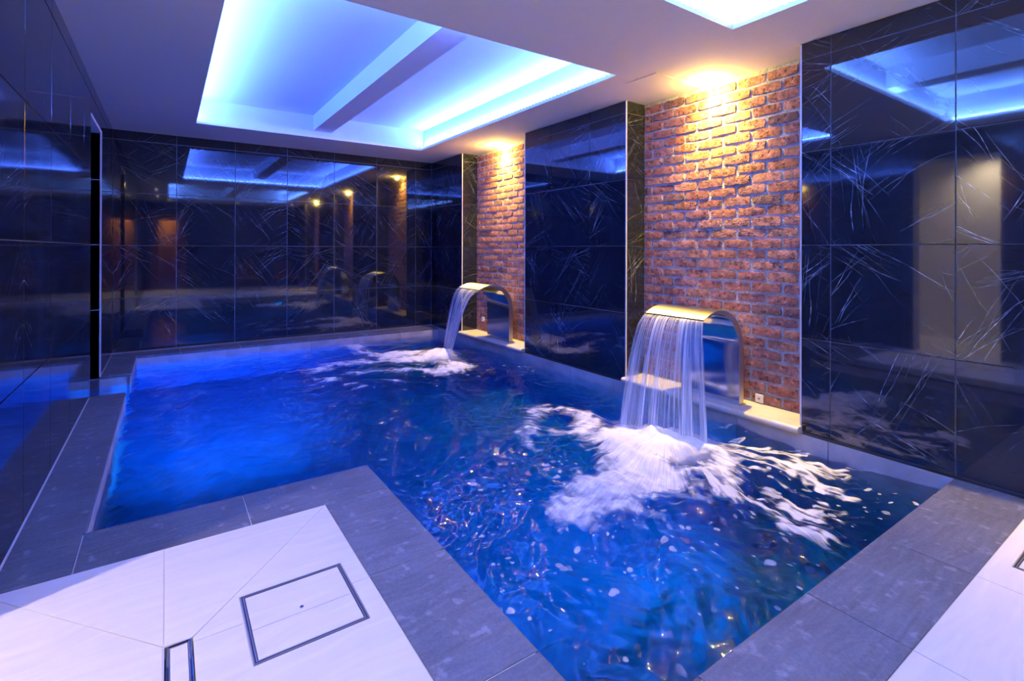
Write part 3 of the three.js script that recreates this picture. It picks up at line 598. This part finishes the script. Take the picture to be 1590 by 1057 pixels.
const fallTrans = tex(512, 256, (u, v) => clamp(0.88 - 0.5 * sm(0.42, 0.75, fbm(u * 80, v * 1.8, 103, 3)) - 0.3 * sm(0.4, 0.75, fbm(u * 14, v * 1.4, 104, 3))), false, false);
M.fall = phys({ color: lin(0.93, 0.95, 1), roughness: 0.14, transmission: 1, transmissionMap: fallTrans, thickness: 0, ior: 1.4, bumpMap: fallBump, bumpScale: 0.012, side: THREE.DoubleSide });
M.strand = phys({ color: lin(0.9, 0.93, 1), roughness: 0.2, transmission: 0.55, thickness: 0, ior: 1.33 });
M.edge = phys({ color: lin(0.92, 0.95, 1), roughness: 0.08, transmission: 0.85, thickness: 0, ior: 1.4 });
curtain('wide clear sheet of water falling from the nearer steel spout', BLADE[0], [2.86, 1.96], [2.74, 2.6], 0.05);
curtain('narrow streaked sheet of water falling from the farther steel spout', BLADE[1], [2.68, 5.18], [2.83, 5.64], 0.0);

// small white wall boxes set among the bricks by the spouts
for (const [y, d, label] of [[0.213, 5.923, 'small white wall box low in the farther brick niche beside the marble reveal'], [0.137, 4.87, 'small white wall box low in the farther brick niche beside the spout foot'], [0.085, 2.02, 'small white wall box in the nearer brick niche beside the spout foot']]) {
  const g = group('wall_box', label, 'wall box', { at: [XB, y, d] });
  mesh('plate', rbx(-0.008, 0.012, -0.03, 0.03, -0.03, 0.03, 0.004), M.white, g);
  mesh('screw_cap', new THREE.CylinderGeometry(0.009, 0.009, 0.006, 16), M.grout, g, [-0.009, 0, 0], [0, 0, Math.PI / 2]);
}

// ---------------------------------------------------------------- ceiling with two lit coffers
const ceiling = group('ceiling', 'smooth pale plaster ceiling with two recessed lit coffers', 'ceiling', { kind: 'structure' });
const C1 = [0.246, 2.8, 2.7, 6.25], C2 = [0.03, 2.785, -1.75, 1.745], LIPW = 0.05, CT = 2.757, BEAM_Y = 2.575;
{
  const s = new THREE.Shape([[XL - 0.25, DREAR - 0.2], [XB + 0.25, DREAR - 0.2], [XB + 0.25, DB + 0.2], [XL - 0.25, DB + 0.2]].map(([a, b]) => new THREE.Vector2(a, b)));
  for (const c of [C1, C2]) s.holes.push(new THREE.Path([[c[0], c[2]], [c[0], c[3]], [c[1], c[3]], [c[1], c[2]]].map(([a, b]) => new THREE.Vector2(a, b))));
  const g = new THREE.ExtrudeGeometry(s, { depth: 0.028, bevelEnabled: false }); g.rotateX(-Math.PI / 2); g.translate(0, CE, 0); uvMetres(g, 1);
  mesh('soffit', g, M.plaster, ceiling);
  for (const c of [C1, C2]) {
    const x0 = c[0] - LIPW, x1 = c[1] + LIPW, d0 = c[2] - LIPW, d1 = c[3] + LIPW, y0 = CE + 0.028, t = 0.04;
    mesh('coffer_side', bx(x0 - t, x0, y0, CT, d0 - t, d1 + t), M.coffer, ceiling); mesh('coffer_side', bx(x1, x1 + t, y0, CT, d0 - t, d1 + t), M.coffer, ceiling);
    mesh('coffer_side', bx(x0, x1, y0, CT, d0 - t, d0), M.coffer, ceiling); mesh('coffer_side', bx(x0, x1, y0, CT, d1, d1 + t), M.coffer, ceiling);
    mesh('coffer_top', bx(x0 - t, x1 + t, CT, CT + 0.05, d0 - t, d1 + t), M.coffer, ceiling);
    const bm = c === C1 ? [1.435, 1.646] : [1.3, 1.51];
    mesh('coffer_beam', bx(bm[0], bm[1], BEAM_Y, CT, d0, d1), M.coffer, ceiling);
  }
}
// LED tape on the coffer lips: an aluminium profile, a row of glowing beads, and the light they give, thrown up into the coffer
function led(label, c, side, color, power, mat) {
  const g = group('led_strip', label, 'led strip', { group: c === C1 ? 'led strips of the pool coffer' : 'led strips of the deck coffer' });
  const along = side === 'near' || side === 'far' ? 'x' : 'd', a = along === 'x' ? c[0] : c[2], b = along === 'x' ? c[1] : c[3], y = CE + 0.028;
  const edge = { left: c[0], right: c[1], near: c[2], far: c[3] }[side], s = side === 'left' || side === 'near' ? 1 : -1, ac = (p, o) => p + s * o;     // positive offset runs into the opening
  const box = (o0, o1, y0, y1, p0 = a, p1 = b) => { const q0 = Math.min(ac(edge, o0), ac(edge, o1)), q1 = Math.max(ac(edge, o0), ac(edge, o1)); return along === 'x' ? bx(p0, p1, y0, y1, q0, q1) : bx(q0, q1, y0, y1, p0, p1); };
  mesh('profile', mergeGeometries([box(-0.012, 0, y, y + 0.003), box(0, 0.0025, CE - 0.001, y + 0.004)]), M.trim, g);
  const beads = []; for (let p = a + 0.03; p < b - 0.02; p += 0.05) beads.push(box(0.001, 0.006, y - 0.003, y + 0.006, p - 0.007, p + 0.007));
  mesh('beads', mergeGeometries(beads), mat, g).userData.kind = 'stuff';
  const len = b - a, l = new THREE.RectAreaLight(color, power, len - 0.02, 0.014);
  const m = (a + b) / 2, o = ac(edge, -0.018);
  l.position.set(along === 'x' ? m : o, y + 0.012, along === 'x' ? -o : -m);
  const q = ac(edge, 0.2);
  g.add(l); l.lookAt(along === 'x' ? m : q, y + 0.55, along === 'x' ? -q : -m);
  l.name = 'led_light';
}
for (const [s, k] of [['left', 1], ['right', 1.1], ['near', 0.55]]) led(`row of tiny blue led lights on the ${{ left: 'pool coffer edge beside the opening wall', right: 'pool coffer edge beside the brick niches', near: 'pool coffer edge towards the deck' }[s]}`, C1, s, LED_BLUE, LED_BLUE_POWER * k, M.ledBlue);
for (const [s, k] of [['left', 1], ['right', 1], ['far', 0.7]]) led(`row of tiny pale led lights on the ${{ left: 'deck coffer edge beside the doorway wall', right: 'deck coffer edge beside the marble pier', far: 'deck coffer edge towards the pool' }[s]}`, C2, s, LED_PALE, LED_PALE_POWER * k, M.ledPale);

// downlights
function downlight(label, x, d, color, power, lamp, angle, blend, y = CE, tilt = 0) {
  const g = group('downlight', label, 'downlight', { at: [x, y, d] });
  mesh('ring', new THREE.LatheGeometry([[0.026, 0.002], [0.026, -0.003], [0.029, -0.005], [0.038, -0.004], [0.041, 0], [0.041, 0.002]].map(([a, b]) => new THREE.Vector2(a, b)), 36), M.white, g);
  mesh('lamp_lens', new THREE.LatheGeometry([[0.0001, -0.014], [0.009, -0.013], [0.017, -0.0105], [0.023, -0.006], [0.0258, 0], [0.0258, 0.002]].map(([a, b]) => new THREE.Vector2(a, b)), 28), lamp, g);
  const s = new THREE.SpotLight(color, power, 0, angle, blend); s.position.set(0, -0.018, 0); s.target.position.set(tilt, -1, 0); s.castShadow = true; s.shadow.radius = 1.2; s.name = 'lamp_light';
  g.add(s, s.target);
  if (lamp !== M.lampWarm) return;
  const p = new THREE.PointLight(color, power * 0.1); p.position.set(0, -0.024, 0); p.castShadow = true; p.name = 'lamp_glow'; g.add(p);   // the lens stands a little proud and also lights sideways
}
downlight('glowing warm downlight over the nearer brick niche', 3.462, 2.37, SPOT_WARM, SPOT_POWER, M.lampWarm, 0.92, 1, CE, 0.24);
downlight('glowing warm downlight over the farther brick niche', 3.462, 5.375, SPOT_WARM, SPOT_POWER, M.lampWarm, 0.92, 1, CE, 0.24);
downlight('warm downlight over the brick niche beside the deck', 3.462, -0.63, SPOT_WARM, SPOT_POWER, M.lampWarm, 0.92, 1, CE, 0.24);
for (const [x, d, w] of [[-0.2, 0.42, 'beside the doorway'], [-0.2, -1.3, 'behind the doorway'], [3.06, 0.35, 'beside the marble pier'], [3.06, -1.9, 'at the rear corner'], [0.05, -2.3, 'before the timber door'], [1.7, -2.4, 'over the loungers']]) downlight(`warm white deck downlight ${w}`, x, d, DECK_WARM, DECK_POWER, M.lampDeck, 1.0, 0.7);

// flush access panels in the ceiling
for (const [x0, x1, d0, d1, label] of [[3.0, 3.32, 2.49, 2.79, 'flush square access panel in the ceiling beside the nearer downlight'], [-0.395, -0.01, 5.76, 6.13, 'flush square access panel in the ceiling near the far corner']]) {
  const g = group('ceiling_panel', label, 'access panel', { at: [x0, CE, d0] });
  mesh('frame', mergeGeometries([bx(0, x1 - x0, -0.0012, 0.001, 0, 0.004), bx(0, x1 - x0, -0.0012, 0.001, d1 - d0 - 0.004, d1 - d0), bx(0, 0.004, -0.0012, 0.001, 0.004, d1 - d0 - 0.004), bx(x1 - x0 - 0.004, x1 - x0, -0.0012, 0.001, 0.004, d1 - d0 - 0.004)]), M.trim, g);
  mesh('lid', bx(0.0055, x1 - x0 - 0.0055, -0.0018, 0.001, 0.0055, d1 - d0 - 0.0055), M.plaster, g);
}

// ---------------------------------------------------------------- underwater lamps
function poolLamp(label, x, y, d, ry, k = 1, cone = 0.62) {
  const g = group('pool_lamp', label, 'pool lamp', { at: [x, y, d], group: 'underwater pool lamps' }); g.rotation.y = ry;
  const ring = new THREE.TorusGeometry(0.085, 0.01, 10, 40); mesh('bezel', ring, M.steel, g, [0, 0, -0.008]);
  const lens = new THREE.CylinderGeometry(0.08, 0.08, 0.012, 36); lens.rotateX(Math.PI / 2); mesh('lamp_lens', lens, M.lampPool, g, [0, 0, -0.008]);
  const l = new THREE.SpotLight(POOL_BLUE, POOL_POWER * k, 0, cone, 0.6); l.position.set(0, 0, 0.02); l.target.position.set(0, -0.06, 1); l.castShadow = true; l.shadow.radius = 3; l.name = 'pool_light'; g.add(l, l.target);
}
poolLamp('blue underwater lamp in the basin wall under the deck edge by the opening', 0.2, -0.42, PD1, Math.PI, 1, 0.52);
poolLamp('blue underwater lamp in the basin wall under the deck edge by the corner', 0.65, -0.42, PD1, Math.PI, 1, 0.52);
poolLamp('blue underwater lamp in the basin wall under the nearest coping', 2.2, -0.45, PD0, Math.PI, 0.4, 0.9);

// ---------------------------------------------------------------- the rest of the room, seen in the polished walls
const wallRear = group('wall_rear', 'dark clad wall at the rear of the deck', 'wall', { kind: 'structure' });
const SD = [-0.3, 0.36, 2.08];                                     // timber door opening
mesh('cladding', bx(SD[1], XB + 0.25, -0.3, CE + 0.03, DREAR - 0.15, DREAR), M.black, wallRear);
mesh('cladding', bx(XL - 0.25, SD[0], -0.3, CE + 0.03, DREAR - 0.15, DREAR), M.black, wallRear);
mesh('cladding', bx(SD[0], SD[1], SD[2], CE + 0.03, DREAR - 0.15, DREAR), M.black, wallRear);
mesh('recess_back', bx(SD[0] - 0.2, SD[1] + 0.2, -0.1, 2.3, DREAR - 0.9, DREAR - 0.8), M.wood, wallRear);
mesh('recess_side', bx(SD[0] - 0.25, SD[0] - 0.2, -0.1, 2.3, DREAR - 0.9, DREAR - 0.15), M.wood, wallRear);
mesh('recess_side', bx(SD[1] + 0.2, SD[1] + 0.25, -0.1, 2.3, DREAR - 0.9, DREAR - 0.15), M.wood, wallRear);
mesh('recess_top', bx(SD[0] - 0.25, SD[1] + 0.25, 2.3, 2.35, DREAR - 0.9, DREAR - 0.15), M.wood, wallRear);
{
  const g = group('timber_door', 'glazed timber door with warm light behind at the rear of the deck', 'door', { at: [SD[0], 0, DREAR] });
  const w = SD[1] - SD[0];
  mesh('jamb', rbx(-0.09, 0.02, 0, SD[2] + 0.02, 0, 0.04), M.wood, g); mesh('jamb', rbx(w - 0.02, w + 0.09, 0, SD[2] + 0.02, 0, 0.04), M.wood, g); mesh('head', rbx(-0.09, w + 0.09, SD[2], SD[2] + 0.13, 0, 0.04), M.wood, g);
  mesh('stile', rbx(0.02, 0.1, 0.01, SD[2], -0.05, -0.01), M.wood, g); mesh('stile', rbx(w - 0.1, w - 0.02, 0.01, SD[2], -0.05, -0.01), M.wood, g);
  mesh('rail', rbx(0.1, w - 0.1, 0.01, 0.18, -0.05, -0.01), M.wood, g); mesh('rail', rbx(0.1, w - 0.1, SD[2] - 0.12, SD[2], -0.05, -0.01), M.wood, g);
  mesh('pane', bx(0.1, w - 0.1, 0.18, SD[2] - 0.12, -0.035, -0.027), phys({ color: lin(0.9, 0.95, 0.95), roughness: 0.02, transmission: 1, thickness: 0 }), g);
  mesh('handle', rbx(w - 0.075, w - 0.055, 0.95, 1.25, 0.0, 0.03, 0.006), M.steel, g);
}
downlight('warm lamp in the room behind the timber door', 0.03, DREAR - 0.5, SPOT_WARM, 30, M.lampWarm, 1.2, 0.8, 2.3);
function lounger(label, x, d) {
  const g = group('lounger', label, 'lounger', { at: [x, 0, d], group: 'slatted timber loungers' });
  for (const sx of [0, 0.56]) { mesh('side_rail', rbx(sx, sx + 0.035, 0.27, 0.33, 0, 1.2), M.wood, g); for (const dd of [0.05, 1.1]) mesh('leg', rbx(sx, sx + 0.035, 0, 0.27, dd, dd + 0.05), M.wood, g); }
  for (let k = 0; k < 12; k++) mesh('slat', rbx(0.035, 0.56, 0.315, 0.335, 0.42 + k * 0.065, 0.465 + k * 0.065), M.wood, g);
  for (let k = 0; k < 9; k++) mesh('back_slat', rbx(0.035, 0.56, 0.33 + k * 0.05, 0.365 + k * 0.05, 0.36 - k * 0.03, 0.38 - k * 0.03), M.wood, g);
}
lounger('slatted timber lounger at the rear nearer the door', 1.6, DREAR + 0.2);
lounger('slatted timber lounger at the rear under the marble pier', 2.65, DREAR + 0.2);
// passage behind the doorway
const passage = group('wall_passage', 'beige plastered passage behind the deck doorway', 'wall', { kind: 'structure' });
mesh('plaster', bx(-2.0, -1.9, -0.1, CE, 0.7, 3.0), M.plaster, passage); mesh('plaster', bx(-1.9, LB0, -0.1, CE, 2.9, 3.0), M.plaster, passage); mesh('plaster', bx(-1.9, LB0, -0.1, CE, 0.7, 0.8), M.plaster, passage);
mesh('passage_ceiling', bx(-2.0, LB0, CE, CE + 0.1, 0.7, 3.0), M.plaster, passage); mesh('passage_floor', bx(-2.0, XL - 0.001, -0.1, -0.001, 0.7, 3.0), M.pale, passage);
downlight('warm downlight in the passage behind the doorway', -1.6, 1.82, DECK_WARM, 15, M.lampDeck, 1.2, 0.6);
renderer.render(scene, camera);
